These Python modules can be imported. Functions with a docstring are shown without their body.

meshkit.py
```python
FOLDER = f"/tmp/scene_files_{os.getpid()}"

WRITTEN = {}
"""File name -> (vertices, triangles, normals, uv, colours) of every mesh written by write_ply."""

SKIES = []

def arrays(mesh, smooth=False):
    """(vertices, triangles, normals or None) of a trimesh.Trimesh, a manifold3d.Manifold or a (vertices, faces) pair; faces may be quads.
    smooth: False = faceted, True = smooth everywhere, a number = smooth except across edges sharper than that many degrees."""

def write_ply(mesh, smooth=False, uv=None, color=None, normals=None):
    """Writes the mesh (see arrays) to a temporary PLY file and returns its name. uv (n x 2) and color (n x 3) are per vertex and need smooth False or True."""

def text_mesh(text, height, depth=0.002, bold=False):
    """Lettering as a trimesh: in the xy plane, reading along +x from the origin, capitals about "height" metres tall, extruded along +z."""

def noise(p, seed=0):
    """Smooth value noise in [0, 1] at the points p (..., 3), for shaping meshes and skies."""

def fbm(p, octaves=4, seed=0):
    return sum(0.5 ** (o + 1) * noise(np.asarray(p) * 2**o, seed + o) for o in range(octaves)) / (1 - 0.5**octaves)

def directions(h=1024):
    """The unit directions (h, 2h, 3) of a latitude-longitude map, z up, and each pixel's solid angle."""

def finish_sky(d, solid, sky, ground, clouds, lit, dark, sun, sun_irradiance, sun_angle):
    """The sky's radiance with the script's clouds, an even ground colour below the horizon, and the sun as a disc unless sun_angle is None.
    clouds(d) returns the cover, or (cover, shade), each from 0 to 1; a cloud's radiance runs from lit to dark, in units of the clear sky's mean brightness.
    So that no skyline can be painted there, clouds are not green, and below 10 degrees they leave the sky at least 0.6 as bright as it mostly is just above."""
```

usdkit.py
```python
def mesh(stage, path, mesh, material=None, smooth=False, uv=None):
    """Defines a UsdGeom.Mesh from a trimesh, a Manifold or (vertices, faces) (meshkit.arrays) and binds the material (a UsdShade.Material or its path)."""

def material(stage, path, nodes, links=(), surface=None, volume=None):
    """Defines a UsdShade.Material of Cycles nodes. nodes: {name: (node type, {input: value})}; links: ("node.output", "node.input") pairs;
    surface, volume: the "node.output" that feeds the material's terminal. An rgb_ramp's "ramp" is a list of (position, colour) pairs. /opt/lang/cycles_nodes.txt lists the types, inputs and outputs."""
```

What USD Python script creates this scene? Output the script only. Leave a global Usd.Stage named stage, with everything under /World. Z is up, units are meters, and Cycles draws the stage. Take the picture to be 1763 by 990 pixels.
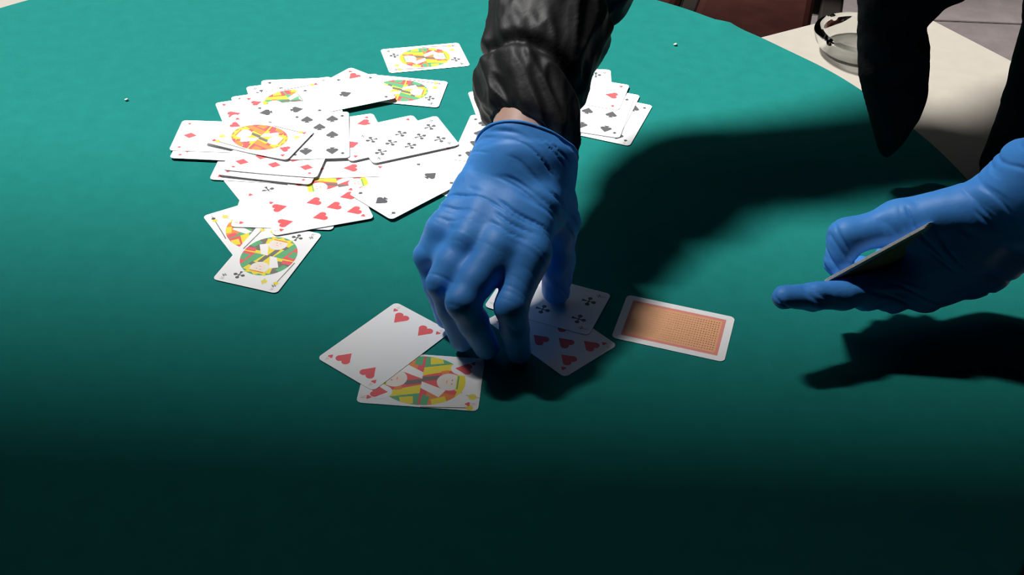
import math
import numpy as np
import trimesh
import shapely
from shapely.geometry import Polygon, Point, box as sbox
from shapely import affinity
from pxr import Usd, UsdGeom, UsdLux, UsdShade, Sdf, Gf, Vt
import usdkit
import meshkit

stage = Usd.Stage.CreateInMemory()
UsdGeom.SetStageUpAxis(stage, UsdGeom.Tokens.z)
UsdGeom.SetStageMetersPerUnit(stage, 1.0)
UsdGeom.Xform.Define(stage, '/World')
stage.SetDefaultPrim(stage.GetPrimAtPath('/World'))
UsdGeom.Scope.Define(stage, '/World/Looks')

# ------------------------------------------------------------------ camera
W, H = 1763, 990
FPX, PITCH, ROLL, CAM_H = 2020.1, 0.6567, 0.0423, 0.5839      # solved from the playing cards lying on the table (table top is z = 0)
_cp, _sp = math.cos(PITCH), math.sin(PITCH)
_r0, _u0, FWD = np.array([1., 0, 0]), np.array([0, _sp, _cp]), np.array([0, _cp, -_sp])
RIGHT = math.cos(ROLL) * _r0 + math.sin(ROLL) * _u0
UP = -math.sin(ROLL) * _r0 + math.cos(ROLL) * _u0
EYE = np.array([0, 0, CAM_H])
cam = UsdGeom.Camera.Define(stage, '/World/camera')
m = np.eye(4)
m[0, :3], m[1, :3], m[2, :3], m[3, :3] = RIGHT, UP, -FWD, EYE
cam.AddTransformOp().Set(Gf.Matrix4d(*m.ravel().tolist()))
APER = 36.0
cam.CreateHorizontalApertureAttr(APER)
cam.CreateVerticalApertureAttr(APER * H / W)
cam.CreateFocalLengthAttr(APER * FPX / W)
cam.CreateClippingRangeAttr(Gf.Vec2f(0.02, 100))
cam.CreateExposureAttr(0.0)

# ------------------------------------------------------------------ light: hazy sun falling through the added skylights, and the sky seen through them
SUN = np.array([.49, -.29, -1.0]); SUN /= np.linalg.norm(SUN)
SUN_STRENGTH, SKY_STRENGTH = 72.0, 0.21
sun = UsdLux.DistantLight.Define(stage, '/World/sun')
sun.CreateAngleAttr(10.0)
sun.CreateIntensityAttr(SUN_STRENGTH)
sun.CreateColorAttr(Gf.Vec3f(1.0, 0.975, 0.95))
z_ = -SUN
x_ = np.cross([0, 1, 0], z_); x_ /= np.linalg.norm(x_)
y_ = np.cross(z_, x_)
m = np.eye(4); m[0, :3], m[1, :3], m[2, :3] = x_, y_, z_
sun.AddTransformOp().Set(Gf.Matrix4d(*m.ravel().tolist()))
sky = UsdLux.DomeLight.Define(stage, '/World/sky')
sky.CreateIntensityAttr(SKY_STRENGTH)
sky.CreateColorAttr(Gf.Vec3f(0.86, 0.94, 1.0))


# ------------------------------------------------------------------ helpers
def at(px, py, z=0.0):
    """The point at height z above the table that the photograph shows at a pixel."""
    d = FWD + RIGHT * (px - W / 2) / FPX - UP * (py - H / 2) / FPX
    return EYE + d * (z - CAM_H) / d[2]


USED = {}


def numbered(parent, name):
    key = (parent, name)
    k = USED.get(key, -1) + 1
    USED[key] = k
    return f'{parent}/{name}' if k == 0 else f'{parent}/{name}_{k:03d}'


def tag(prim, label=None, cat=None, group=None, kind=None):
    for k, v in (('label', label), ('category', cat), ('group', group), ('kind', kind)):
        if v:
            prim.SetCustomDataByKey(k, v)
    return prim


def path_of(p):
    return '/World' if p is None else str(p.GetPath())


def obj(name, mesh, mat, parent=None, smooth=False, col=None, label=None, cat=None, group=None, kind=None):
    g = usdkit.mesh(stage, numbered(path_of(parent), name), mesh, mat, smooth=smooth)
    if col is not None:
        UsdGeom.PrimvarsAPI(g).CreatePrimvar('ink', Sdf.ValueTypeNames.Color3fArray, 'vertex').Set(Vt.Vec3fArray.FromNumpy(np.asarray(col, np.float32)))
    return tag(g.GetPrim(), label, cat, group, kind)


def thing(name, label, cat, loc=(0, 0, 0), rot=(0, 0, 0), group=None, kind=None):
    x = UsdGeom.Xform.Define(stage, numbered('/World', name))
    x.AddTranslateOp().Set(Gf.Vec3d(*map(float, loc)))
    x.AddRotateXYZOp().Set(Gf.Vec3f(*map(float, rot)))
    return tag(x.GetPrim(), label, cat, group, kind)


def box(cx, cy, cz, sx, sy, sz, bev=0.0):
    if bev:
        import manifold3d
        h = np.array([sx, sy, sz]) / 2 - bev
        pts = [(cx + i * h[0] + a * bev, cy + j * h[1] + b * bev, cz + k * h[2] + c * bev)
               for i in (-1, 1) for j in (-1, 1) for k in (-1, 1)
               for a, b, c in ((i, 0, 0), (0, j, 0), (0, 0, k), (i * .6, j * .6, k * .6))]
        return trimesh.convex.convex_hull(np.array(pts))
    b = trimesh.creation.box([sx, sy, sz]); b.apply_translation([cx, cy, cz]); return b


def cat_meshes(*ms):
    return trimesh.util.concatenate(list(ms))


# smooth bodies: capsule chains blended as a distance field, meshed by surface nets
class Field:
    def __init__(self, lo, hi, h):
        self.lo, self.h = np.asarray(lo, float), h
        n = np.ceil((np.asarray(hi) - self.lo) / h).astype(int) + 1
        self.ax = [self.lo[i] + np.arange(n[i]) * h for i in range(3)]
        self.d = np.full(n, 1.0, np.float32)

    def block(self, lo, hi):
        s = tuple(slice(max(0, int((lo[i] - self.lo[i]) / self.h)), max(0, int((hi[i] - self.lo[i]) / self.h) + 2)) for i in range(3))
        P = np.stack(np.meshgrid(*[self.ax[i][s[i]] for i in range(3)], indexing='ij'), -1).astype(np.float32)
        return s, P

    def blend(self, s, d, k):
        a = self.d[s]
        if k > 0:
            hh = np.maximum(k - np.abs(a - d), 0) / k
            self.d[s] = np.minimum(a, d) - hh * hh * k * .25
        else:
            self.d[s] = np.minimum(a, d)

    def capsule(self, a, b, ra, rb, k=0.01, squash=None):
        a, b = np.asarray(a, float), np.asarray(b, float)
        r = max(ra, rb) + k + 3 * self.h
        s, P = self.block(np.minimum(a, b) - r, np.maximum(a, b) + r)
        if P.size == 0:
            return self
        ab = (b - a)
        L2 = max(float(ab @ ab), 1e-12)
        q = P - a.astype(np.float32)
        t = np.clip((q @ ab.astype(np.float32)) / L2, 0, 1)
        v = q - t[..., None] * ab.astype(np.float32)
        if squash is not None:                    # (direction, factor): the section is thinner by the factor along the direction
            n, f = np.asarray(squash[0], np.float32), squash[1]
            n = n / np.linalg.norm(n)
            c = v @ n
            v = v + (c * (1 / f - 1))[..., None] * n
            d = (np.sqrt((v * v).sum(-1)) - (ra + (rb - ra) * t)) * min(1.0, f + .25)
        else:
            d = np.sqrt((v * v).sum(-1)) - (ra + (rb - ra) * t)
        self.blend(s, d.astype(np.float32), k)
        return self

    def chain(self, pts, radii, k=0.006):
        for i in range(len(pts) - 1):
            self.capsule(pts[i], pts[i + 1], radii[i], radii[i + 1], k)
        return self

    def merge(self, other, k):
        self.blend((slice(None),) * 3, other.d, k)
        return self

    def mesh(self):
        return surface_nets(self.d, self.lo, self.h)


def surface_nets(d, lo, h):
    inside = d < 0
    c = [inside[i:inside.shape[0] - 1 + i, j:inside.shape[1] - 1 + j, k:inside.shape[2] - 1 + k] for i in (0, 1) for j in (0, 1) for k in (0, 1)]
    cnt = sum(x.astype(np.int8) for x in c)
    act = (cnt > 0) & (cnt < 8)
    ids = np.full(act.shape, -1, np.int64)
    idx = np.argwhere(act)
    ids[act] = np.arange(len(idx))
    corner = np.array([(i, j, k) for i in (0, 1) for j in (0, 1) for k in (0, 1)])
    val = np.stack([d[idx[:, 0] + o[0], idx[:, 1] + o[1], idx[:, 2] + o[2]] for o in corner], 1).astype(float)
    acc, num = np.zeros((len(idx), 3)), np.zeros(len(idx))
    for a in range(8):
        for b in range(a + 1, 8):
            if np.abs(corner[a] - corner[b]).sum() == 1:
                cr = (val[:, a] < 0) != (val[:, b] < 0)
                t = np.where(cr, val[:, a] / np.where(cr, val[:, a] - val[:, b], 1), 0)
                acc += cr[:, None] * (corner[a] + t[:, None] * (corner[b] - corner[a]))
                num += cr
    V = lo + h * (idx + acc / num[:, None])
    F = []
    for ax in range(3):
        u, w = (ax + 1) % 3, (ax + 2) % 3
        sl0, sl1 = [slice(None)] * 3, [slice(None)] * 3
        sl0[ax], sl1[ax] = slice(0, -1), slice(1, None)
        a, b = inside[tuple(sl0)], inside[tuple(sl1)]
        e = np.argwhere(a != b)
        e = e[(e[:, u] > 0) & (e[:, w] > 0) & (e[:, u] < d.shape[u] - 1) & (e[:, w] < d.shape[w] - 1)]
        flip = a[e[:, 0], e[:, 1], e[:, 2]]
        q = []
        for du, dw in ((-1, -1), (0, -1), (0, 0), (-1, 0)):
            o = e.copy(); o[:, u] += du; o[:, w] += dw
            q.append(ids[o[:, 0], o[:, 1], o[:, 2]])
        q = np.stack(q, 1)
        q[~flip] = q[~flip][:, ::-1]
        F.append(q)
    F = np.vstack(F)
    m = trimesh.Trimesh(V, np.vstack([F[:, [0, 1, 2]], F[:, [0, 2, 3]]]), process=False)
    v0 = m.vertices.copy()
    trimesh.smoothing.filter_taubin(m, iterations=6)
    dv = m.vertices - v0
    ln = np.linalg.norm(dv, axis=1)
    m.vertices = v0 + dv * np.where(ln > h * .8, 0, 1)[:, None]
    return m


def vnoise(p, seed=0):
    return meshkit.noise(p, seed)


def smoothstep(a, b, x):
    t = np.clip((x - a) / (b - a), 0, 1)
    return t * t * (3 - 2 * t)


# ------------------------------------------------------------------ materials
LOOK = '/World/Looks/'


def plain(name, color, rough=0.6, spec=0.5, **kw):
    return usdkit.material(stage, LOOK + name, {'p': ('principled_bsdf', {'base_color': color, 'roughness': rough, 'specular_ior_level': spec, **kw})}, surface='p.BSDF')


def noisy(name, c1, c2, scale, rough=0.6, spec=0.4, bump=0.0, bump_scale=None, stretch=(1, 1, 1), detail=4, dist=0.001, **kw):
    n = {'tc': ('texture_coordinate', {}), 'mp': ('mapping', {'scale': stretch}),
         'n': ('noise_texture', {'scale': scale, 'detail': detail}),
         'r': ('rgb_ramp', {'ramp': [(0.3, c1), (0.7, c2)]}),
         'p': ('principled_bsdf', {'roughness': rough, 'specular_ior_level': spec, **kw})}
    l = [('tc.object', 'mp.vector'), ('mp.vector', 'n.vector'), ('n.fac', 'r.fac'), ('r.color', 'p.base_color')]
    if bump:
        n['n2'] = ('noise_texture', {'scale': bump_scale or scale, 'detail': 3})
        n['b'] = ('bump', {'strength': bump, 'distance': dist})
        l += [('mp.vector', 'n2.vector'), ('n2.fac', 'b.height'), ('b.normal', 'p.normal')]
    return usdkit.material(stage, LOOK + name, n, l, surface='p.BSDF')


FELT = noisy('felt', (.0065, .170, .149), (.0085, .187, .164), 60, rough=.95, spec=.12, bump=.5, bump_scale=900, detail=6, sheen_weight=.06, sheen_roughness=.6, sheen_tint=(.3, .8, .75))
BOARD = noisy('board_edge', (.16, .10, .06), (.22, .14, .08), 30)
CREAM = noisy('cream_laminate', (.40, .365, .315), (.425, .39, .335), 60, rough=.45, spec=.4)
METAL = plain('grey_metal', (.25, .25, .25), .35, metallic=.8)
PAPER = plain('card_paper', (.82, .82, .82), .42, .35)
INK = usdkit.material(stage, LOOK + 'printed_ink', {'a': ('attribute', {'attribute': 'ink'}), 'p': ('principled_bsdf', {'roughness': .42, 'specular_ior_level': .35})}, [('a.color', 'p.base_color')], surface='p.BSDF')
GLOVE = noisy('blue_nitrile', (.074, .355, .98), (.084, .385, 1.0), 45, rough=.5, spec=.4, bump=.2, bump_scale=300, dist=.0005, sheen_weight=.12, sheen_tint=(.2, .45, 1.0))
SKIN = noisy('skin', (.55, .33, .25), (.62, .39, .30), 60, rough=.5, spec=.4)
NYLON = noisy('black_nylon', (.009, .009, .010), (.013, .013, .0145), 40, rough=.56, spec=.4, bump=.3, bump_scale=70, dist=.003)
CLOTH = noisy('black_cloth', (.006, .006, .008), (.009, .009, .012), 60, rough=.9, spec=.15, bump=.3, bump_scale=300)
DENIM = noisy('dark_trousers', (.010, .011, .016), (.014, .015, .02), 90, rough=.9, spec=.15)
HAIR = noisy('dark_hair', (.02, .015, .012), (.035, .026, .02), 200, rough=.6, stretch=(1, 1, .2))
SHOE = plain('black_leather', (.015, .014, .013), .4)
EYEW = plain('eye_white', (.8, .8, .78), .2)
IRIS = plain('iris_brown', (.05, .03, .02), .15)
GLASS = usdkit.material(stage, LOOK + 'clear_glass', {'p': ('principled_bsdf', {'base_color': (.93, .95, .94), 'roughness': .02, 'ior': 1.38, 'transmission_weight': 1.0})}, surface='p.BSDF')
LEATHER = noisy('oxblood_leather', (.062, .016, .013), (.088, .025, .019), 30, rough=.45, bump=.25, bump_scale=220)
WOODD = noisy('dark_wood', (.020, .015, .012), (.032, .024, .02), 12, stretch=(1, 1, .15), rough=.5)
STONE = [noisy(f'floor_stone_{"abc"[i]}', tuple(np.array((.135, .113, .112)) * f), tuple(np.array((.165, .139, .138)) * f), 22, rough=.8, bump=.4, bump_scale=60, dist=.003) for i, f in enumerate((1.0, .9, 1.1))]
GROUT = plain('grout', (.055, .05, .05), .9)
WALLM = noisy('dark_plaster', (.020, .017, .015), (.028, .024, .021), 6, rough=.9)
ROOFM = noisy('dark_boards', (.018, .014, .011), (.026, .021, .017), 8, rough=.9, stretch=(1, .1, 1))
CRUMB = plain('crumb', (.62, .66, .55), .6)

# ------------------------------------------------------------------ stone floor, plus added dark walls and skylit roof that shape the light
FZ = -0.75
CEIL = 2.2
SKY_X, SKY_Y = (-3.1, 1.0), (1.412, 2.44)          # first added skylight, over the tables; its near edge sets the shade line
SK2_X, SK2_Y = (-1.7, .6), (2.75, 4.1)            # second added skylight, letting sun onto the floor behind
floor = thing('floor', 'mauve grey stone slab floor behind the card tables', 'floor', kind='structure')
X0, X1, Y0, Y1 = -4.0, 4.0, -3.5, 6.0
obj('mortar_bed', box(0, 1.25, FZ - .06, 8, 9.5, .10), GROUT, floor)
rng = np.random.default_rng(4)
S = .5
for i in range(16):
    for j in range(19):
        cx, cy = X0 + (i + .5) * S, Y0 + (j + .5) * S
        g = .006
        obj('stone_slab', box(cx, cy, FZ - .014 + rng.uniform(-.001, .001), S - g, S - g, .028, .003), STONE[rng.integers(3)], floor)
T = .12
obj('added_wall_left', box(X0 - T / 2, 1.25, (CEIL + FZ - .15) / 2, T, 9.5, CEIL - FZ + .15), WALLM, label='added dark plaster wall to the left, blocking low sky light', cat='wall', kind='structure')  # all four walls are added out of view to keep low sky light out
obj('added_wall_right', box(X1 + T / 2, 1.25, (CEIL + FZ - .15) / 2, T, 9.5, CEIL - FZ + .15), WALLM, label='added dark plaster wall to the right, blocking low sky light', cat='wall', kind='structure')
obj('added_wall_back', box(0, Y1 + T / 2, (CEIL + FZ - .15) / 2, 8 + 2 * T, T, CEIL - FZ + .15), WALLM, label='added dark plaster wall behind the standing card player, blocking low sky light', cat='wall', kind='structure')
obj('added_wall_front', box(0, Y0 - T / 2, (CEIL + FZ - .15) / 2, 8 + 2 * T, T, CEIL - FZ + .15), WALLM, label='added dark plaster wall behind the viewer, blocking low sky light', cat='wall', kind='structure')
cz = CEIL + .06
roof = sbox(X0 - T, Y0 - T, X1 + T, Y1 + T) - sbox(SKY_X[0], SKY_Y[0], SKY_X[1], SKY_Y[1]) - sbox(SK2_X[0], SK2_Y[0], SK2_X[1], SK2_Y[1])
rm = trimesh.creation.extrude_polygon(roof, .10, engine='earcut'); rm.apply_translation([0, 0, CEIL])
obj('added_ceiling', rm, ROOFM, label='added dark boarded roof with two open skylights, shading the near table', cat='added_ceiling', kind='structure')  # added out of view so the front of the table falls into shade

# ------------------------------------------------------------------ tables
RC, RR = np.array([-.158, .8335]), .6008          # solved from the rim of the green cloth


def disc(r, z0, z1, bev, seg=220, wob=0.0, seed=0):
    prof = [(0, z0), (r - bev, z0), (r, z0 + bev), (r, z1 - bev), (r - bev * .3, z1 - bev * .3), (r - bev, z1), (r * .92, z1), (r * .6, z1), (r * .3, z1), (0, z1)]
    m = trimesh.creation.revolve(np.array(prof), sections=seg)
    return m


def square_table(name, label, centre, ang, size, top):
    t = thing(name, label, 'table', (*centre, FZ), (0, 0, ang))
    h = top - FZ
    obj('tabletop', box(0, 0, h - .0125, size, size, .025, .003), CREAM, t)
    obj('apron', cat_meshes(*[box(a * (size / 2 - .06), b * (size / 2 - .06), h - .06, .02 if a else size - .12, .02 if b else size - .12, .07) for a, b in ((1, 0), (-1, 0), (0, 1), (0, -1))]), METAL, t)
    for a in (-1, 1):
        for b in (-1, 1):
            leg = trimesh.creation.cylinder(.02, h - .03, sections=20); leg.apply_translation([a * (size / 2 - .06), b * (size / 2 - .06), (h - .03) / 2])
            obj('leg', leg, METAL, t)
    return t


TOPZ = -.014
e1, e2 = np.array([-.848, -.530]), np.array([.530, -.848])
P_corner = np.array([.468, 1.397])
ang1 = math.degrees(math.atan2(.530, .848))
square_table('square_table', 'cream square table under the right side of the green round top, holding the ashtray', P_corner + .42 * e1 + .42 * e2, ang1, .84, TOPZ)
square_table('square_table', 'cream square table showing at the far left corner beyond the green cloth', (-.86, 1.20), ang1, .80, TOPZ)

rt = thing('round_tabletop', 'round card table top covered in teal green felt cloth', 'table', (*RC, 0))
obj('board', disc(RR - .004, TOPZ + .0002, -.004, .002), BOARD, rt)
# cloth: a skin over the board with a slightly wavy rim
nr, na = 90, 360
rr = np.concatenate([np.linspace(0, RR - .006, nr), RR - .006 + .006 * np.sin(np.linspace(.25, 1, 5) * math.pi / 2), np.full(4, RR)])
zz = np.concatenate([np.zeros(nr), -.005 * (1 - np.cos(np.linspace(.25, 1, 5) * math.pi / 2)), np.linspace(-.007, -.0136, 4)])
th = np.arange(na) / na * 2 * math.pi
R_, T_ = np.meshgrid(rr, th, indexing='ij')
Z_ = np.repeat(zz[:, None], na, 1)
wob = (vnoise(np.stack([np.cos(T_) * 9, np.sin(T_) * 9, R_ * 0], -1), 3) - .5)
rim = smoothstep(RR - .03, RR, R_)
R2 = R_ + rim * wob * .004
Vx = np.stack([R2 * np.cos(T_), R2 * np.sin(T_), Z_], -1)
Vx[..., 2] += np.where(R_ < RR - .005, rim * (vnoise(Vx * 40, 9) - .5) * .002, 0)
# the little ruck at the far right rim
rx = at(1258, 40)[:2] - RC
dd = np.hypot(Vx[..., 0] - rx[0] * .985, Vx[..., 1] - rx[1] * .985)
Vx[..., 2] += .004 * np.exp(-(dd / .012) ** 2)
ii = np.arange(len(rr) * na).reshape(len(rr), na)
q = np.stack([ii[:-1], ii[1:], np.roll(ii, -1, 1)[1:], np.roll(ii, -1, 1)[:-1]], -1).reshape(-1, 4)
obj('felt_cloth', (Vx.reshape(-1, 3), q), FELT, rt, smooth=True)

# ------------------------------------------------------------------ playing cards
CL, CW, CT = .088, .0572, .0003
BLACK, RED = (.105, .105, .112), (.76, .115, .125)
YEL, GRN, ORG, DRK, BLU, PNK, GRY = (.80, .66, .06), (.12, .40, .19), (.78, .26, .08), (.19, .17, .15), (.30, .33, .45), (.80, .62, .52), (.62, .62, .64)


def rrect(l, w, r):
    return sbox(-l / 2 + r, -w / 2 + r, l / 2 - r, w / 2 - r).buffer(r, quad_segs=6)


def pip(suit, h):
    """Suit mark h tall pointing to +x, centred."""
    if suit == 'd':
        return Polygon([(h / 2, 0), (0, h * .40), (-h / 2, 0), (0, -h * .40)])
    if suit == 'h':
        lob = [Point(h * .22, s * h * .235).buffer(h * .255) for s in (-1, 1)]
        g = shapely.union_all(lob + [Polygon([(h * .12, h * .465), (-h * .52, 0), (h * .12, -h * .465)]), Polygon([(h * .3, h * .2), (-.1 * h, 0), (h * .3, -h * .2), (0, 0)])])
        return g
    if suit == 's':
        b = affinity.scale(affinity.translate(pip('h', h * .84), 0, 0), -1, 1, origin=(0, 0))
        return shapely.union_all([affinity.translate(affinity.scale(b, 1, 1.12), h * .08, 0), Polygon([(.1 * h, 0), (-h * .2, h * .05), (-h * .5, h * .22), (-h * .5, -h * .22), (-h * .2, -h * .05)])])
    c = [Point(h * .33, 0).buffer(h * .155), Point(-h * .02, h * .33).buffer(h * .155), Point(-h * .02, -h * .33).buffer(h * .155), sbox(-h * .06, -h * .33, h * .02, h * .33), sbox(-h * .1, -h * .045, h * .33, h * .045)]
    return shapely.union_all(c + [Polygon([(0, 0), (-h * .5, h * .12), (-h * .5, -h * .12)])])


ROWS = {'A': [(0, 0)], '2': [(1, 0), (-1, 0)], '3': [(1, 0), (0, 0), (-1, 0)], '4': [(1, 1), (1, -1), (-1, 1), (-1, -1)]}
ROWS['5'] = ROWS['4'] + [(0, 0)]
ROWS['6'] = ROWS['4'] + [(0, 1), (0, -1)]
ROWS['7'] = ROWS['6'] + [(.5, 0)]
ROWS['8'] = ROWS['7'] + [(-.5, 0)]
ROWS['9'] = ROWS['4'] + [(.33, 1), (.33, -1), (-.33, 1), (-.33, -1), (0, 0)]
ROWS['10'] = ROWS['9'][:-1] + [(.67, 0), (-.67, 0)]
_text = {}


def glyph(ch, h):
    if (ch, h) not in _text:
        t = meshkit.text_mesh(ch, h, depth=.0004, bold=False)
        keep = t.vertices[:, 2].reshape(-1) < 1e-9
        f = [x for x in t.faces if keep[x].all()]
        ps = [Polygon(t.vertices[x][:, :2]) for x in f]
        g = shapely.union_all([p.buffer(1e-6) for p in ps])
        c = g.envelope.centroid
        g = affinity.rotate(affinity.translate(g, -c.x, -c.y), -90, origin=(0, 0))     # reads with its top to +x
        _text[(ch, h)] = g.simplify(.00005)
    return _text[(ch, h)]


def court(rank, suit, pal, big=False):
    """A plain double-ended court figure inside an oval: robe, sleeves, sash, head, crown; painted back to front."""
    A, B, C, D = pal
    oval = affinity.scale(Point(0, 0).buffer(1, quad_segs=10), .295 * CL, .375 * CW)
    s = lambda pts: Polygon([(x * CL, y * CW) for x, y in pts])
    half = [(s([(0, -.5), (0, .5), (.4, .5), (.4, -.5)]).intersection(oval), A)]
    for pts, col in (
            ([(0, -.5), (.14, -.5), (.20, -.26), (.0, -.12)], B),
            ([(.02, .5), (.16, .5), (.26, .20), (.05, .14)], D),
            ([(.0, -.20), (.24, -.30), (.26, -.22), (0, -.07)], C),
            ([(0, .02), (.17, .13), (.13, .24), (0, .12)], (.82, .80, .78)),
            ([(.08, .28), (.17, .22), (.19, .30), (.10, .38)], C),
            ([(.02, .22), (.07, .24), (.06, .42), (.01, .42)], B),
            ([(.03, -.36), (.11, -.38), (.13, -.28), (.04, -.25)], C),
            ([(.12, -.16), (.17, -.18), (.18, -.10), (.13, -.08)], D),
            ([(0, -.05), (.11, -.09), (.12, -.03), (0, .02)], DRK),
            ([(.23, -.30), (.30, -.2), (.30, .22), (.22, .34), (.25, .1), (.25, -.1)], C)):
        half.append((s(pts).intersection(oval), col))
    half.append((affinity.scale(Point(.185 * CL, 0).buffer(.0074), 1, 1.0), (.78, .74, .68)))                                       # hair
    half.append((affinity.scale(Point(.19 * CL, 0).buffer(.0050), 1.05, .85), (.82, .70, .62)))                                     # face
    for v in (-1, 1):
        half.append((s([(.200, .020 * v), (.207, .020 * v), (.207, .036 * v), (.200, .036 * v)]), DRK))
    half.append((s([(.166, -.02), (.170, -.02), (.170, .02), (.166, .02)]), RED))
    half.append((s([(.232, -.13), (.285, -.16), (.265, -.06), (.295, 0), (.265, .06), (.285, .16), (.232, .13)]), YEL))               # crown
    half.append((s([(.238, -.10), (.248, -.10), (.248, .10), (.238, .10)]), B))
    half.append((s([(.02, .395), (.33, .36), (.33, .372), (.02, .410)]), DRK))                                                      # sceptre
    half.append((Point(.345 * CL, .365 * CW).buffer(.0020), YEL))
    half.append((Point(.355 * CL, .20 * CW).buffer(.0024), YEL)); half.append((s([(.31, .17), (.40, .20), (.40, .215), (.31, .19)]), (.62, .60, .30)))
    k_ = 1.24 if big else 1.06
    half = [(affinity.scale(g, k_, -k_ if big else k_, origin=(0, 0)), c) for g, c in half if not g.is_empty]
    out = half + [(affinity.rotate(g, 180, origin=(0, 0)), c) for g, c in half]
    for a in (0, 180):
        pu, pv = (.335, .27) if big else (.362, -.19)
        p = affinity.translate(pip(suit, .0125 if big else .0100), pu * CL, pv * CW)
        if big:
            out.append((affinity.rotate(affinity.scale(Point(pu * CL, pv * CW).buffer(.0085), 1.15, .9), a, origin=(0, 0)), (.82, .82, .82)))
        out.append((affinity.rotate(p, a, origin=(0, 0)), RED if suit in 'hd' else BLACK))
    return out


def face(rank, suit, pal, big=False):
    ink = RED if suit in 'hd' else BLACK
    out = []
    if rank in 'JQK':
        out += [(*c_, 'court_figure') for c_ in court(rank, suit, pal, big)]
    else:
        for u, v in ROWS[rank]:
            p = pip(suit, {'h': .0128, 'd': .0125, 's': .0124, 'c': .0118}[suit])
            if u < 0:
                p = affinity.rotate(p, 180, origin=(0, 0))
            out.append((affinity.translate(p, u * .345 * CL, v * .215 * CW), ink, {'h': 'heart', 's': 'spade', 'd': 'diamond', 'c': 'club'}[suit] + '_pip'))
    for su in (1, -1):
        for sv in (1, -1):
            p, g = pip(suit, .0040), glyph(rank, .0036)
            if su < 0:
                p, g = (affinity.rotate(x, 180, origin=(0, 0)) for x in (p, g))
            out.append((affinity.translate(p, su * .405 * CL, sv * .385 * CW), ink))
            out.append((affinity.translate(g, su * .455 * CL, sv * .385 * CW), tuple(.45 + .5 * np.array(ink))))
    return out


def back():
    out = [(rrect(CL * .86, CW * .80, .0005), (.74, .27, .22)), (rrect(CL * .80, CW * .70, .0005), (.77, .40, .22))]
    for i in range(33):
        for j in range(13):
            u, v = (i - 16) * .00205, (j - 6) * .00285
            out.append((Point(u, v).buffer(.0006, quad_segs=1), (.80, .47, .27)))
    return out


def bend_z(x, y, bend):
    b, c = bend
    return b * (2 * x / CL) ** 2 + c * np.clip(2 * x / CL, 0, 1) ** 2 * np.clip(.5 + y / CW, 0, 1)


PILE_SPECS = []


def kw_layer(spec):
    return spec[4][2] if len(spec[4]) > 2 else spec[5].get('layer', 0)


def card(label, x, y, deg, *args, **kw):
    PILE_SPECS.append((label, x, y, deg, args, kw))


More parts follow.
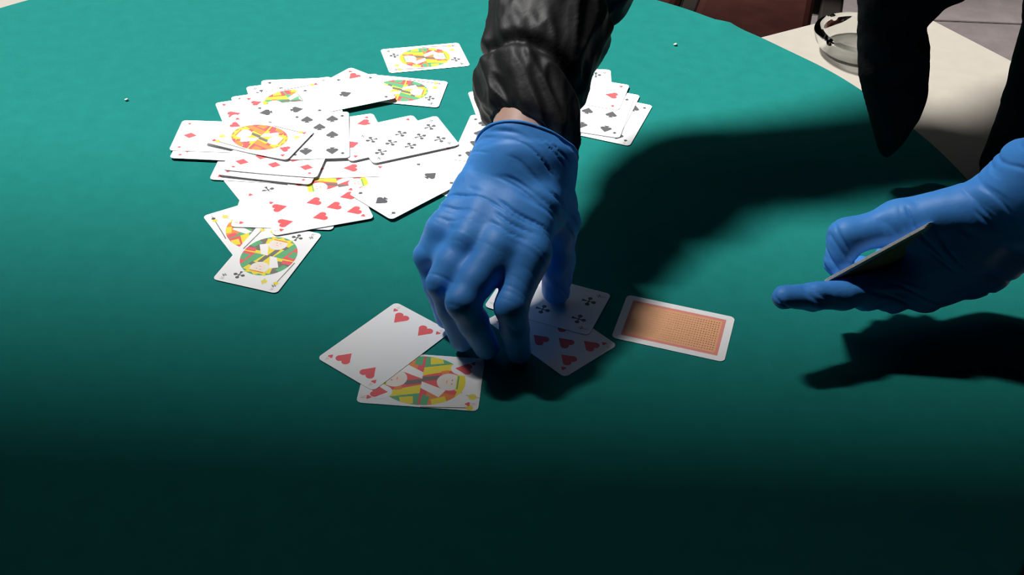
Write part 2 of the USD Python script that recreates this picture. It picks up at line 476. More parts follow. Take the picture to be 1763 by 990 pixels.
def build_card(label, x, y, deg, rank='5', suit='h', layer=0, pal=(RED, GRN, YEL, ORG), bend=(0, 0), group=None, z=None, rot=None, face_up=True, big=False):
    loc = (x, y, z)
    t = thing('playing_card', label, 'playing card', loc, rot or (0, 0, deg), group)
    sh = rrect(CL, CW, .0042)
    st = trimesh.creation.extrude_polygon(sh, CT, engine='earcut')
    if any(bend):
        v, f = trimesh.remesh.subdivide_to_size(st.vertices, st.faces, .009)
        st = trimesh.Trimesh(v, f)
        st.vertices[:, 2] += bend_z(st.vertices[:, 0], st.vertices[:, 1], bend)
    obj('card_stock', st, PAPER, t, smooth=30)
    layers, k = {}, 0
    for it in (face(rank, suit, pal, big) if face_up else back()):
        g, c = it[:2]
        part = it[2] if len(it) > 2 else ('corner_index' if face_up else 'printed_back')
        k += 1
        key = part if part in ('court_figure', 'printed_back') else (part, k if part != 'corner_index' else (k - 1) // 2)
        if part == 'corner_index':
            key = ('corner_index', layers.setdefault('count', [0])[0] // 2)
            layers['count'][0] += 1
        V, Fc, Cc = layers.setdefault(key, ([], [], []))
        for poly in getattr(g, 'geoms', [g]):
            v, f = trimesh.creation.triangulate_polygon(poly, engine='earcut')
            v = np.c_[v, np.zeros(len(v))]
            if any(bend):
                v, f = trimesh.remesh.subdivide_to_size(v, f, .009)
            if len(f) == 0:
                continue
            a, b_, c_ = v[f[:, 0]], v[f[:, 1]], v[f[:, 2]]
            bad = np.cross(b_ - a, c_ - a)[:, 2] < 0
            f = np.array(f); f[bad] = f[bad][:, ::-1]
            v = v.copy()
            v[:, 2] = CT + .00003 + k * .0000015
            if any(bend):
                v[:, 2] += bend_z(v[:, 0], v[:, 1], bend)
            Fc.append(f + sum(len(q_) for q_ in V)); V.append(v); Cc.append(np.tile(c, (len(v), 1)))
    for key, val in layers.items():
        if key == 'count':
            continue
        v, f, c = np.vstack(val[0]), np.vstack(val[1]), np.vstack(val[2])
        used, f = np.unique(f, return_inverse=True)
        obj(key if isinstance(key, str) else key[0], (v[used], f.reshape(-1, 3)), INK, t, col=c[used])
    return t


P1, P2, P3, P4 = (RED, GRN, YEL, ORG), (YEL, RED, GRN, DRK), (ORG, GRN, YEL, RED), (GRN, RED, YEL, ORG)
PILE = 'the big left-hand pile'
# --- around the big pile, bottom layers first
card('jack of spades face up, half hidden under the king of clubs', -.2233, .8202, -55.3 + 180, 'J', 's', 0, P4)
card('king of clubs face up at the near left end of the big pile', -.2036, .7854, -105.6, 'K', 'c', 1, P2)
card('queen of clubs face up, lying alone beyond the big pile, farthest card of all', -.1051, 1.1591, 16.5, 'Q', 'c', 0, P3)
card('club court card in yellow and red at the right far end of the pile', -.1228, 1.0819, -6.2, 'J', 'c', 3, P2)
card('four of hearts poking out its corner behind the ace of spades', -.1827, 1.0770, 55.9, '4', 'h', 2)
card('ace of spades face up bridging the queen of hearts and the club court card', -.1776, 1.0623, 28.1, 'A', 's', 10, bend=(.0003, .0008))
card('queen of hearts in green and red under the left end of the ace of spades', -0.2313, 1.0469, 31.0, 'Q', 'h', 7, P4)
card('fanned spade card at the far left edge of the pile, first step from the top', -.2211, 1.0707, 10.3, '8', 's', 2)
card('fanned club card at the far left edge of the pile, second step from the top', -.2312, 1.0629, 20.2, '9', 'c', 3)
card('fanned spade card at the far left edge of the pile, third step from the top', -.2413, 1.0419, 22.7, '10', 's', 4)
card('fanned heart card at the far left edge of the pile, lowest step', -.2538, 1.0280, 23.3, '3', 'h', 5)
card('diamond card whose tip is the leftmost point of the pile', -.2837, .9711, 1.0, '3', 'd', 6)
card('card directly under the leftmost diamond card, showing its lower white edge', -.2793, .9576, -.2, '4', 'd', 5)
card('queen of hearts in yellow and red on top of the left side of the pile', -.2467, .9682, -17.4, 'Q', 'h', 12, (YEL, RED, ORG, RED), bend=(.0012, 0))
card('eight of diamonds face up below the topmost queen', -.2234, .9346, -4.5, '8', 'd', 8, bend=(.0006, 0))
card('card slipped directly under the eight of diamonds, its lower edge showing', -.2263, .9258, -6.9, '5', 'd', 7, bend=(.0005, 0))
card('card with a bare lower left corner beneath the diamond cards', -.2345, .9249, -1.5, '4', 'h', 3)
card('seven of spades face up in the middle of the pile, right of the topmost queen', -.1913, .9784, 98.3, '7', 's', 11)
card('eight of clubs face up on the right top of the pile', -.1079, .9768, 27.4, '8', 'c', 10, bend=(0, .0022))
card('two of hearts just behind the eight of clubs, its far corner showing', -.1308, .9799, 28.7, '2', 'h', 8)
card('four of hearts between the seven of spades and the eight of clubs', -.1759, .9840, 21.8, '4', 'h', 7)
card('two of spades face up at the right near corner of the pile', -.0994, .8946, 48.0, '2', 's', 6)
card('spade card partly under the gloved wrist at the right edge of the pile', -.0272, .9861, -99.4, '9', 's', 5)
card('white corner of a card under the two of spades beside the blue glove', -.0524, .9374, 46.7, '3', 's', 2)
card('seven of hearts face up on the near side of the big pile', -.1745, .8557, 22.0, '7', 'h', 5)
card('card under the seven of hearts, its near right corner showing', -.2007, .8539, 1.1, 'A', 'h', 3)
card('ace of clubs face up slanting out at the near left of the pile', -.2232, .8849, -56.0, 'A', 'c', 2)
card('king of hearts mostly buried between the eight of diamonds and seven of hearts', -.1619, .8963, 16.4, 'K', 'h', 4, P1)
card('spade card with a dark mark showing just behind the topmost queen', -.2180, 1.0150, 16.0, '6', 's', 8)
card('heart card filling the middle of the pile under the seven of spades', -.1560, .9380, 8.0, '6', 'h', 4)
card('plain part of a card showing between the eight of clubs and the two of spades', -.0850, .9300, 33.0, 'A', 'h', 4)
# --- the small pile right of the sleeve
card('spade card slanting out lowest at the near right of the small pile beside the sleeve', .0954, 1.0398, 71.2, '5', 's', 1)
card('six of spades face up on top of the small pile beside the sleeve', .0810, 1.0511, 77.1, '6', 's', 3)
card('heart card across the far end of the small pile beside the sleeve', .0653, 1.0956, -14.3, '3', 'h', 4)
card('card between the two spade cards of the small pile, only its right corner showing', .0850, 1.0584, 73.3, '4', 's', 2)
card('card sticking out farthest at the far end of the small pile beside the sleeve', .0672, 1.1053, 89.0, '4', 'c', 0)
card('card hidden under the black cuff with one white corner showing at its left', -.0052, 1.0667, 13.0, '6', 'h', 0)
# --- the cards in front
card('six of clubs face up under the fingers of the right glove', .0296, .7411, -20.4, '6', 'c', 1, bend=(.0004, 0))
card('seven of hearts face up under the index finger of the right glove', .0318, .7017, -45.9, '7', 'h', 0)
card('four of hearts face up overlapping the king of hearts at the front', -.0947, .6786, 53.9, '4', 'h', 1)
card('king of hearts face up lying nearest to the viewer', -.0633, .6407, -2.5, 'K', 'h', 0, (RED, GRN, YEL, ORG), big=True)
card('face-down card with a pink bordered orange back at the right of the glove', .1286, .7146, -15.6, layer=0, face_up=False)

# every card rests on the highest card that lies under it
placed = []
for label, x, y, deg, args, kw in sorted(PILE_SPECS, key=lambda q_: kw_layer(q_)):
    shp = affinity.translate(affinity.rotate(rrect(CL, CW, .0042), deg, origin=(0, 0)), x, y)
    z = max([.0002] + [z0 + CT + .00012 for s0, z0 in placed if s0.intersects(shp)])
    placed.append((shp, z))
    build_card(label, x, y, deg, *args, z=z, **kw)

# ------------------------------------------------------------------ the person: one body, with gloves, jacket and trousers
person = thing('person', 'person in black jacket and blue gloves leaning over the green table to take cards', 'person')
f_dir = np.array([-.55, -.83, 0]); l_dir = np.array([.83, -.55, 0])
RW, RE, RS = at(902, 268, .117), np.array([.05, 1.02, .25]), np.array([.20, 1.155, .46])
LW, LE, LS = at(1752, 348, .12), np.array([.57, .79, .28]), np.array([.52, .985, .48])
NECK, HEAD = np.array([.345, 1.06, .53]), np.array([.285, .965, .67])
CHEST, PELV = np.array([.43, 1.14, .42]), np.array([.90, 1.42, .22])
HIPR, HIPL = PELV + np.array([-.07, .05, -.02]), PELV + np.array([.07, -.05, -.02])
FOOTR, FOOTL = np.array([.95, 1.50, FZ]), np.array([1.12, 1.30, FZ])

# right-hand joints: tips on the table, back of the hand up
def fing(tip, pip_, mcp, zs):
    return [at(*mcp, zs[2]), at(*pip_, zs[1]), at((tip[0] * .45 + pip_[0] * .55), (tip[1] * .45 + pip_[1] * .55), zs[1] * .62 + zs[0] * .2), at(*tip, zs[0])]


R_index = fing((893, 606), (880, 528), (912, 440), (.010, .058, .080))
R_mid = fing((838, 598), (797, 520), (858, 428), (.012, .061, .085))
R_ring = fing((795, 585), (762, 487), (806, 415), (.012, .062, .084))
R_pink = fing((768, 548), (737, 440), (768, 398), (.014, .060, .079))
R_thumb = [at(948, 300, .102), at(958, 385, .076), at(958, 448, .046), at(957, 500, .014)]
# left-hand joints: thumb over the deck, index finger pointing left under it
L_index = [at(1552, 482, .050), at(1450, 506, .055), at(1400, 511, .058), at(1350, 513, .060)]
L_mid = [at(1582, 486, .045), at(1492, 508, .046), at(1455, 496, .045), at(1482, 462, .046)]
L_ring = [at(1615, 486, .042), at(1535, 512, .040), at(1492, 495, .041), at(1520, 445, .048)]
L_pink = [at(1655, 474, .044), at(1590, 508, .038), at(1540, 492, .040), at(1560, 438, .052)]
L_thumb = [at(1655, 362, .112), at(1548, 386, .096), at(1458, 408, .086), at(1443, 450, .070)]


def hand_field(F, wrist, fingers, thumb, grow, kp=.012, thumb_r=(.016, .0135, .0125, .0105), webs=()):
    """Palm and digits: palm blended from metacarpals, each finger its own chain so that the fingers stay apart."""
    radii = [(.0125, .0108, .0095, .0082), (.0128, .0110, .0098, .0084), (.0122, .0104, .0094, .0080), (.0112, .0094, .0084, .0072)]
    mc = [f[0] for f in fingers]
    across = mc[0] - mc[-1]
    across = across / np.linalg.norm(across)
    base = [wrist + across * o for o in (.020, .008, -.006, -.019)]
    for b, c in zip(base, mc):
        F.capsule(b, c, .0175 + grow, .0125 + grow, kp)
    F.capsule(mc[0], mc[-1], .0115 + grow, .0105 + grow, kp)
    F.capsule(base[0], thumb[1], .017 + grow, .0145 + grow, .014)
    F.capsule(mc[0] * .5 + base[0] * .5, thumb[1], .012 + grow, .013 + grow, .012)
    for f, r in zip(fingers, radii):
        G = Field.__new__(Field); G.lo, G.h, G.ax, G.d = F.lo, F.h, F.ax, np.full_like(F.d, 1.0)
        G.chain(f, [x + grow for x in r], .004)
        F.merge(G, .005)
    for i, t_ in enumerate(webs):
        a_, b_ = (fingers[i + j][0] * (1 - t_) + fingers[i + j][1] * t_ for j in (0, 1))
        F.capsule(a_, b_, .0085, .0085, .010)
    G = Field.__new__(Field); G.lo, G.h, G.ax, G.d = F.lo, F.h, F.ax, np.full_like(F.d, 1.0)
    G.chain(thumb, [x + grow for x in thumb_r], .005)
    F.merge(G, .008)
    return F


def bounds(pts, pad):
    p = np.array(pts)
    return p.min(0) - pad, p.max(0) + pad


def folds(m, axis_a, axis_b, amp, freq, across, seed, weight=None, skew=0.0):
    """Creases in thin rubber: thin stretched valleys pushed in along the normals."""
    v = m.vertices
    n = m.vertex_normals
    d = axis_b - axis_a
    d = d / np.linalg.norm(d)
    u = (v - axis_a) @ d
    s = v - axis_a - u[:, None] * d
    warp = (vnoise(v * 26, seed + 5) - .5) * .016
    h = np.zeros(len(v))
    for o, (ff, ac, am) in enumerate(((1, 1, 1.0), (1.7, 1.25, .7), (.55, .8, .8))):
        q = np.c_[(u + warp + skew * (s @ RIGHT)) * freq * ff, (s @ RIGHT) * across * ac, (s @ np.cross(d, RIGHT)) * across * ac] + 3.7 * o
        r = np.abs(2 * vnoise(q, seed + o) - 1)
        gate = smoothstep(.35, .65, vnoise(v * 38 + 11 * o, seed + 9 + o))
        h += am * gate * (.25 * r - np.clip(1 - r / .30, 0, 1) ** 1.5)
    w = 1 if weight is None else weight(u, v)
    m.vertices = v + n * (amp * h * w)[:, None]
    return m


def build_glove(wrist, fingers, thumb, cuff, cuff_r, name, fold, extra=(), webs=(), cut_tilt=(0, 0)):
    pts = [wrist, *cuff, *thumb] + [p for f in fingers for p in f]
    lo, hi = bounds(pts, .04)
    lo[2] = max(lo[2], -.002)
    F = Field(lo, hi, .0014)
    hand_field(F, wrist, fingers, thumb, .0012, webs=webs)
    for a_, b_, r0, r1 in extra:
        F.capsule(a_, b_, r0, r1, .014)
    for i in range(len(cuff) - 1):
        F.capsule(cuff[i], cuff[i + 1], cuff_r[i], cuff_r[i + 1], .012)
    F.capsule(wrist, cuff[0], .030, cuff_r[0], .014)
    # cut the cuff open at its far end (a rolled rim is added below)
    end, dr = cuff[-1], (cuff[-1] - cuff[-2]) / np.linalg.norm(cuff[-1] - cuff[-2])
    dr = dr + RIGHT * cut_tilt[0] + FWD * cut_tilt[1]; dr /= np.linalg.norm(dr)
    P = np.stack(np.meshgrid(*F.ax, indexing='ij'), -1).astype(np.float32)
    cut = ((P - end.astype(np.float32)) @ dr.astype(np.float32))
    F.d = np.maximum(F.d, cut)
    mm = F.mesh()
    fold(mm)
    loop = max(mm.section(plane_origin=end - dr * .0022, plane_normal=dr).discrete, key=len)[:-1]
    ang_ = np.arange(90) / 90 * len(loop)
    i0 = ang_.astype(int) % len(loop); fr = (ang_ - ang_.astype(int))[:, None]
    loop = loop[i0] * (1 - fr) + loop[(i0 + 1) % len(loop)] * fr
    c_ = loop.mean(0)
    out_ = loop - c_; out_ /= np.linalg.norm(out_, axis=1)[:, None]
    k_ = np.arange(8) / 8 * 2 * math.pi
    ring = loop[:, None] + .0013 * (np.cos(k_)[None, :, None] * out_[:, None] + np.sin(k_)[None, :, None] * dr)
    ii_ = np.arange(90 * 8).reshape(90, 8)
    q_ = np.stack([ii_, np.roll(ii_, -1, 1), np.roll(np.roll(ii_, -1, 0), -1, 1), np.roll(ii_, -1, 0)], -1).reshape(-1, 4)
    rim = trimesh.Trimesh(ring.reshape(-1, 3), np.vstack([q_[:, [0, 1, 2]], q_[:, [0, 2, 3]]]), process=False)
    rim.fix_normals()
    return mm, rim


C0 = at(902, 275, .115)
C1 = at(900, 250, .123)
gm, rim = build_glove(RW, [R_index, R_mid, R_ring, R_pink], R_thumb, [C0, C1], [.0318, .0318], 'glove',
                      lambda m: folds(m, C1, R_mid[0], .0019, 105, 13, 11, lambda u, v: 1.0 - .75 * smoothstep(.05, .11, u), skew=-.30), webs=(.30, .62, .62), cut_tilt=(.30, .38))
gl = obj('glove', gm, GLOVE, person, smooth=True, label='blue nitrile glove on the right hand picking up a card')
obj('cuff_rim', rim, GLOVE, gl, smooth=True)
D0 = at(1790, 325, .135)
D1 = at(1850, 300, .160)
gm2, rim2 = build_glove(LW, [L_index, L_mid, L_ring, L_pink], L_thumb, [D0, D1], [.036, .037], 'glove',
                        lambda m: folds(m, D0, L_index[0], .0015, 75, 20, 23, None, skew=.3), extra=[(at(1600, 494, .040), at(1690, 456, .052), .016, .020), (at(1690, 456, .052), at(1780, 398, .085), .020, .026), (at(1590, 470, .055), at(1660, 420, .08), .016, .020)])
gl2 = obj('glove', gm2, GLOVE, person, smooth=True, label='blue nitrile glove on the left hand holding a few cards')
obj('cuff_rim', rim2, GLOVE, gl2, smooth=True)

# skin body (inside the clothes) as one surface
pts = [RW, RE, RS, LW, LE, LS, HEAD + [0, 0, .16], FOOTR, FOOTL, PELV, HEAD + f_dir * .2]
lo, hi = bounds(pts, .14); lo[2] = FZ - .01
B = Field(lo, hi, .008)
for a, e, s_ in ((RW, RE, RS), (LW, LE, LS)):
    mid = at(927, 98, .155) if a is RW else (a + e) / 2
    B.capsule(a, mid, .027, .031, .01); B.capsule(mid, e, .031, .038, .02); B.capsule(e, s_, .040, .050, .02)
B.capsule(RS, LS, .06, .06, .04)
B.capsule(CHEST, (CHEST + PELV) / 2, .12, .105, .05); B.capsule((CHEST + PELV) / 2, PELV, .105, .12, .05)
B.capsule(RS * .5 + LS * .5, CHEST, .10, .12, .05)
B.capsule(RS * .5 + LS * .5, NECK, .07, .055, .04); B.capsule(NECK, HEAD - [0, 0, .03], .053, .05, .02)
fd = np.array([-.45, -.70, -.55]); fd /= np.linalg.norm(fd)            # looking down at the cards
up_h = np.array([-.30, -.45, .84]); up_h -= fd * (up_h @ fd); up_h /= np.linalg.norm(up_h)
sd = np.cross(up_h, fd)
hp = lambda x, y, z: HEAD + sd * x + fd * y + up_h * z
B.capsule(hp(0, -.015, .03), hp(0, .015, .03), .078, .074, .02)
B.capsule(hp(0, .03, -.03), hp(0, .045, -.075), .056, .032, .03)
B.capsule(hp(0, .085, .015), hp(0, .108, -.025), .008, .012, .012)
B.capsule(hp(-.03, .078, .035), hp(.03, .078, .035), .010, .010, .015)
B.capsule(hp(-.016, .082, -.055), hp(.016, .082, -.055), .008, .008, .006)
for s_ in (-1, 1):
    B.capsule(hp(.078 * s_, -.01, .015), hp(.072 * s_, .0, -.025), .012, .009, .008)
for hip, foot in ((HIPR, FOOTR), (HIPL, FOOTL)):
    knee = hip * .5 + foot * .5 + f_dir * .03
    ank = foot + np.array([0, 0, .08])
    B.capsule(hip, knee, .082, .055, .03); B.capsule(knee, ank, .052, .036, .02); B.capsule(ank - [0, 0, .03], foot + f_dir * .15 + [0, 0, .032], .032, .028, .02)
obj('body', B.mesh(), SKIN, person, smooth=True)
for s_ in (-1, 1):
    ball = trimesh.creation.icosphere(3, .0125); ball.apply_translation(hp(.031 * s_, .068, .02)); e_ = obj('eye', ball, EYEW, person, smooth=True)
    ir = trimesh.creation.icosphere(2, .0062); ir.apply_translation(hp(.031 * s_, .0755, .019)); obj('iris', ir, IRIS, e_, smooth=True)
Hh = Field(HEAD - .16, HEAD + .16, .006)
Hh.capsule(hp(0, -.025, .05), hp(0, .0, .06), .085, .076, .02); Hh.capsule(hp(0, -.05, .0), hp(0, -.045, -.04), .062, .05, .03)
hm = Hh.mesh(); hm.vertices += hm.vertex_normals * ((vnoise(hm.vertices * 90, 2) - .5) * .008)[:, None]
obj('hair', hm, HAIR, person, smooth=True)

# trousers and shoes
Tr = Field(np.array([.6, 1.0, FZ]), np.array([1.35, 1.8, .40]), .009)
for hip, foot in ((HIPR, FOOTR), (HIPL, FOOTL)):
    knee = hip * .5 + foot * .5 + f_dir * .03
    Tr.capsule(hip, knee, .098, .075, .03); Tr.capsule(knee, foot + [0, 0, .09], .072, .062, .02)
Tr.capsule(HIPR, HIPL, .11, .11, .03); Tr.capsule(PELV, PELV * .8 + CHEST * .2, .13, .125, .03)
obj('trousers', Tr.mesh(), DENIM, person, smooth=True)
for foot in (FOOTR, FOOTL):
    Sf = Field(foot - .2, foot + .25, .006)
    Sf.capsule(foot + [0, 0, .05] - f_dir * .03, foot + f_dir * .17 + [0, 0, .038], .045, .04, .02)
    P = np.stack(np.meshgrid(*Sf.ax, indexing='ij'), -1)
    Sf.d = np.maximum(Sf.d, (FZ + .002 - P[..., 2]).astype(np.float32))
    obj('shoe', Sf.mesh(), SHOE, person, smooth=True)

# jacket torso and left sleeve
J = Field(np.array([.05, .62, .02]), np.array([1.15, 1.75, .75]), .009)
J.capsule(RS, LS, .085, .085, .05); J.capsule(CHEST, (CHEST + PELV) / 2, .15, .14, .06); J.capsule((CHEST + PELV) / 2, PELV, .14, .15, .06)
J.capsule(RS * .5 + LS * .5, CHEST, .13, .15, .06); J.capsule(RS * .5 + LS * .5, NECK, .10, .072, .04)
J.capsule(LS, LE, .078, .062, .04); J.capsule(LE, LE * .12 + D1 * .88, .062, .050, .02)
J.capsule(RS, RE * .6 + RS * .4, .080, .070, .04)
jm = J.mesh()
jm.vertices += jm.vertex_normals * ((vnoise(jm.vertices * np.array([9, 9, 26]), 4) - .5) * .02)[:, None]
jacket = obj('jacket', jm, NYLON, person, smooth=True)

# right sleeve: rings along the arm, sized from its outline, with quilted bulges and pull folds
rows = [  # (left edge px, right edge px, bottom-axis y, height)
    (842, 988, 243, .121), (830, 993, 207, .129), (817, 1000, 163, .139), (819, 1010, 130, .147), (832, 1022, 98, .155), (838, 1034, 72, .161), (842, 1048, 45, .168), (849, 1066, 8, .177)]
cen, rad = [], []
for l, r, y, z in rows:
    a, b = at(l, y, z), at(r, y, z)
    cen.append((a + b) / 2); rad.append(np.linalg.norm(b - a) / 2)
dirn = (RE - cen[-1]) / np.linalg.norm(RE - cen[-1])
for t in (.35, .7, 1.0):
    cen.append(cen[7] + (RE - cen[7]) * t); rad.append(.060 + .014 * t)
for t in (.3, .65, .95):
    cen.append(RE + (RS - RE) * t); rad.append(.074 + .010 * t)
cen, rad = np.array(cen), np.array(rad)
sl = np.concatenate([[0], np.cumsum(np.linalg.norm(np.diff(cen, axis=0), axis=1))])
from scipy.interpolate import PchipInterpolator
NS, NA = 340, 160
ss = np.linspace(0, sl[-1], NS)
Cc = np.stack([PchipInterpolator(sl, cen[:, i])(ss) for i in range(3)], 1)
Rr = PchipInterpolator(sl, rad)(ss)
tan = np.gradient(Cc, axis=0)
from scipy.ndimage import gaussian_filter1d
tan = gaussian_filter1d(tan, 12, axis=0); tan /= np.linalg.norm(tan, axis=1)[:, None]
e_x = RIGHT - tan * (tan @ RIGHT)[:, None]; e_x /= np.linalg.norm(e_x, axis=1)[:, None]
e_y = np.cross(tan, e_x)
aa = np.arange(NA) / NA * 2 * math.pi
SS, AA = np.meshgrid(ss, aa, indexing='ij')
cs, sn = np.cos(AA), np.sin(AA)
tilt = SS + .010 * cs + .006 * np.sin(2 * AA + 1)
seam = .0
disp = np.zeros_like(SS)
for c0, wd, amp in ((.058, .006, .008), (.150, .008, .008), (.250, .008, .008), (.34, .01, .008), (.43, .01, .008)):
    disp -= amp * np.exp(-((tilt - c0) / wd) ** 2)
q3 = np.stack([SS * 30 + cs * 2.2, cs * 2.4 + SS * 12, sn * 2.4], -1)
n1 = 1 - np.abs(2 * vnoise(q3, 31) - 1)
q4 = np.stack([SS * 46 + cs * 3.2 + 3, cs * 3.0 - SS * 10, sn * 3.0], -1)
n2 = 1 - np.abs(2 * vnoise(q4, 37) - 1)
disp += .0048 * (n1 - .5) + .0030 * (n2 - .5)
# elastic cuff pulls in at the opening
disp -= .004 * np.exp(-(SS / .006) ** 2)
RAD = Rr[:, None] + disp
V = Cc[:, None] + RAD[..., None] * (cs[..., None] * e_x[:, None] + sn[..., None] * e_y[:, None])
# the cuff opening slants: longer at the right side
V += (-tan[:, None]) * (np.exp(-(SS / .05) ** 2) * .020 * cs)[..., None]
ring_in = [Cc[k][None] + (Rr[k] * f) * (np.cos(aa)[:, None] * e_x[k] + np.sin(aa)[:, None] * e_y[k]) for k, f in ((0, .80), (14, .78), (40, .76))]
ring_in[0] = ring_in[0] + (-tan[0]) * (.020 * np.cos(aa))[:, None]
VV = np.concatenate([np.array(ring_in[::-1]), V], 0)
n_ = VV.shape[0]
ii = np.arange(n_ * NA).reshape(n_, NA)
q = np.stack([ii[:-1], np.roll(ii, -1, 1)[:-1], np.roll(ii, -1, 1)[1:], ii[1:]], -1).reshape(-1, 4)
obj('sleeve', (VV.reshape(-1, 3), q), NYLON, jacket, smooth=True, label='quilted black nylon right sleeve')


def hanging(poly_px, z_mid, depth_y, thick, edge, seed, name, label):
    """A hanging jacket front: a padded cloth panel standing in a vertical plane at its own distance."""
    # plane through y = depth_y; points where the view rays of the outline meet it
    pts = []
    for px, py in poly_px:
        d = FWD + RIGHT * (px - W / 2) / FPX - UP * (py - H / 2) / FPX
        t = depth_y / d[1]
        p = EYE + d * t
        pts.append((p[0], p[2]))
    po = Polygon(pts).buffer(.004).buffer(-.008).buffer(.004)
    x0, z0, x1, z1 = po.bounds
    h = .003
    xs, zs = np.arange(x0 - .012, x1 + .012, h), np.arange(z0 - .012, z1 + .012, h)
    X, Z = np.meshgrid(xs, zs, indexing='ij')
    pp = shapely.points(X.ravel(), Z.ravel())
    shapely.prepare(po)
    dist = shapely.distance(pp, po.exterior)
    sd_ = np.where(shapely.contains(po, pp), dist, -dist).reshape(X.shape)
    ys = np.arange(-thick - .01, thick + .0101, h)
    prof = np.where(sd_ > 0, thick * np.sqrt(np.clip(sd_ / edge, 0, 1) * (2 - np.clip(sd_ / edge, 0, 1))), sd_)
    Fd = np.abs(ys)[None, :, None] - prof[:, None, :]
    Fd = np.maximum(Fd, -sd_[:, None, :]).astype(np.float32)
    mm = surface_nets(Fd, np.array([xs[0], ys[0], zs[0]]), h)
    w = mm.vertices
    mm.vertices[:, 1] += depth_y + .012 * np.sin(w[:, 0] * 60 + w[:, 2] * 14 + seed) + .006 * (vnoise(w * 60, seed) - .5)
    return obj(name, mm, CLOTH, jacket, smooth=True, label=label)


hanging([(1474, -175), (1474, 120), (1481, 150), (1494, 200), (1506, 246), (1517, 262), (1545, 243), (1585, 212), (1590, 206), (1602, 170), (1608, 120), (1606, 80), (1601, 54), (1632, 22), (1660, 6), (1705, -40), (1760, -175)], 0, .945, .014, .02, 3, 'jacket_front', 'black right front of the jacket hanging over the table edge')
hanging([(1770, -175), (1752, 10), (1752, 30), (1741, 70), (1731, 120), (1708, 210), (1686, 285), (1690, 330), (1800, 345), (1880, 330), (1960, -175)], 0, .965, .016, .02, 8, 'jacket_front', 'black left front of the jacket behind the left glove')

# the few cards in the left hand, held nearly edge-on to the viewer with their backs down
p0 = at(1414, 489, .0640)
view = p0 - EYE; view /= np.linalg.norm(view)
zs_ = np.linspace(.05, .16, 400)
z1 = min(zs_, key=lambda z_: abs((at(1566, 406, z_) - p0) @ view))
ux = at(1566, 406, z1) - p0; ux /= np.linalg.norm(ux)
wy = view - ux * (view @ ux); wy /= np.linalg.norm(wy)
nz = np.cross(ux, wy)
nz = nz if nz[2] > 0 else -nz
TILT = .34
wy = math.cos(TILT) * wy - math.sin(TILT) * nz
nz = np.cross(ux, wy)                       # the printed back looks down and towards the viewer
if nz[2] > 0:
    ux_c, nz = -ux, -nz
else:
    ux_c = ux
ctr = p0 + ux * CL / 2 + wy * CW / 2
for k, nm in enumerate(('lowest', 'second lowest', 'third lowest', 'topmost')):
    c_ = ctr - nz * (k * .0006) + ux * (.0015 * (k - 1.5))
    t = build_card(f'{nm} of the four thin cards held in the left glove', 0, 0, 0, z=0, face_up=False)
    x = UsdGeom.Xformable(t); x.ClearXformOpOrder()
    M4 = np.eye(4); M4[0, :3], M4[1, :3], M4[2, :3], M4[3, :3] = ux_c, np.cross(nz, ux_c), nz, c_
    x.AddTransformOp().Set(Gf.Matrix4d(*M4.ravel().tolist()))

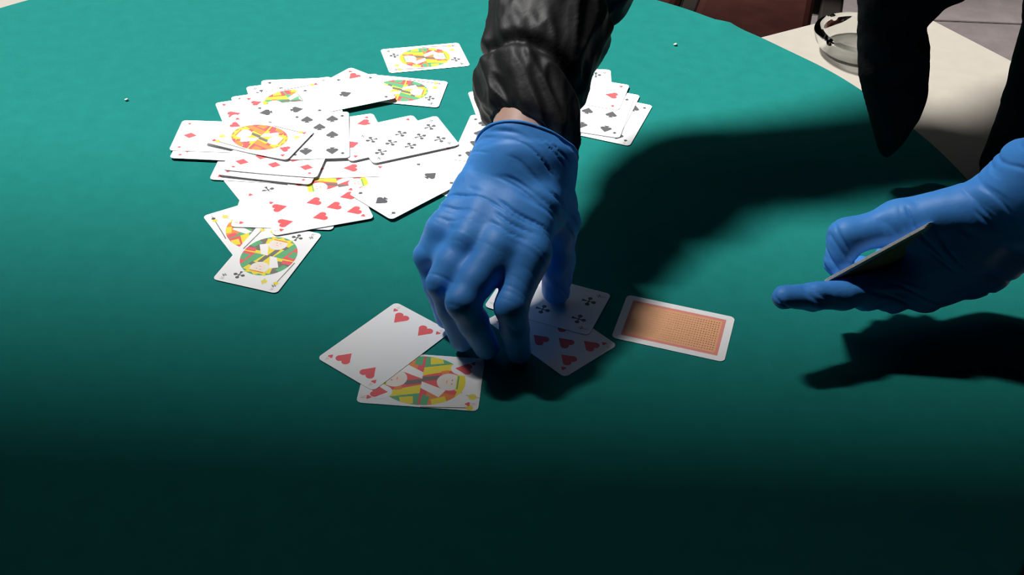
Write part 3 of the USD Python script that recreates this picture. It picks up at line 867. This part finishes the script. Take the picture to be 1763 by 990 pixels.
# ------------------------------------------------------------------ glass ashtray on the cream table
ac = at(1478, 92, TOPZ)
away = ac[:2] - RC
ac[:2] = RC + away / np.linalg.norm(away) * max(np.linalg.norm(away), RR + .058)
ash = thing('ashtray', 'round clear glass ashtray on the cream table beside the black jacket', 'ashtray', (ac[0], ac[1], TOPZ))
prof = np.array([(0, .001), (.044, .001), (.050, .003), (.062, .020), (.0655, .032), (.0650, .035), (.0630, .0365), (.0545, .0365), (.0525, .035), (.0490, .018), (.0455, .0105), (.042, .009), (0, .0085)])
prof = prof * np.array([.84, .74])
am = trimesh.creation.revolve(prof, sections=120)
import manifold3d
mf = manifold3d.Manifold(manifold3d.Mesh(vert_properties=np.asarray(am.vertices, np.float32), tri_verts=np.asarray(am.faces, np.uint32)))
for k in range(4):
    cyl = manifold3d.Manifold.cylinder(.03, .0055, .0055, 24).rotate((0, 90, 0)).translate((.037, 0, .0285)).rotate((0, 0, 35 + 90 * k))
    mf = mf - cyl
obj('glass_bowl', mf, GLASS, ash, smooth=35)

# ------------------------------------------------------------------ chair behind the table
ch = thing('chair', 'dark framed chair with oxblood leather seat beyond the cream table', 'chair', (.345, 2.00, FZ), (0, 0, -14))
sz = .45
for a, b in ((-1, -1), (1, -1), (-1, 1), (1, 1)):
    obj('leg', box(a * .205, b * .20, (sz - .02) / 2, .036, .036, sz - .02, .004), WOODD, ch)
obj('seat_frame', cat_meshes(box(0, -.20, sz - .035, .44, .04, .06, .005), box(0, .20, sz - .035, .44, .04, .06, .005), box(-.205, 0, sz - .035, .04, .38, .06, .005), box(.205, 0, sz - .035, .04, .38, .06, .005), box(-.045, 0, sz - .012, .030, .40, .03, .004)), WOODD, ch)
obj('seat_pad', box(.072, 0, sz, .20, .40, .05, .014), LEATHER, ch)
obj('seat_pad', box(-.125, 0, sz, .125, .40, .05, .014), LEATHER, ch)
for a in (-1, 1):
    obj('back_post', box(a * .205, .21, sz + .22, .036, .036, .52, .004), WOODD, ch)
obj('backrest', box(0, .21, sz + .35, .37, .03, .22, .01), LEATHER, ch)

# ------------------------------------------------------------------ crumbs on the felt
for (px, py), lab, r in (((218, 172), 'tiny pale crumb on the felt left of the big pile', .0015), ((1163, 77), 'tiny pale crumb on the felt near the far right rim', .0018)):
    p = at(px, py, r * .6)
    cm = trimesh.creation.icosphere(2, r)
    cm.vertices *= np.array([1.3, .9, .7]); cm.vertices += cm.vertex_normals * ((vnoise(cm.vertices * 900, 1) - .5) * r * .5)[:, None]
    cm.apply_translation([p[0], p[1], -cm.vertices[:, 2].min() + .0001])
    obj('crumb', cm, CRUMB, None, smooth=True, label=lab, cat='crumb')
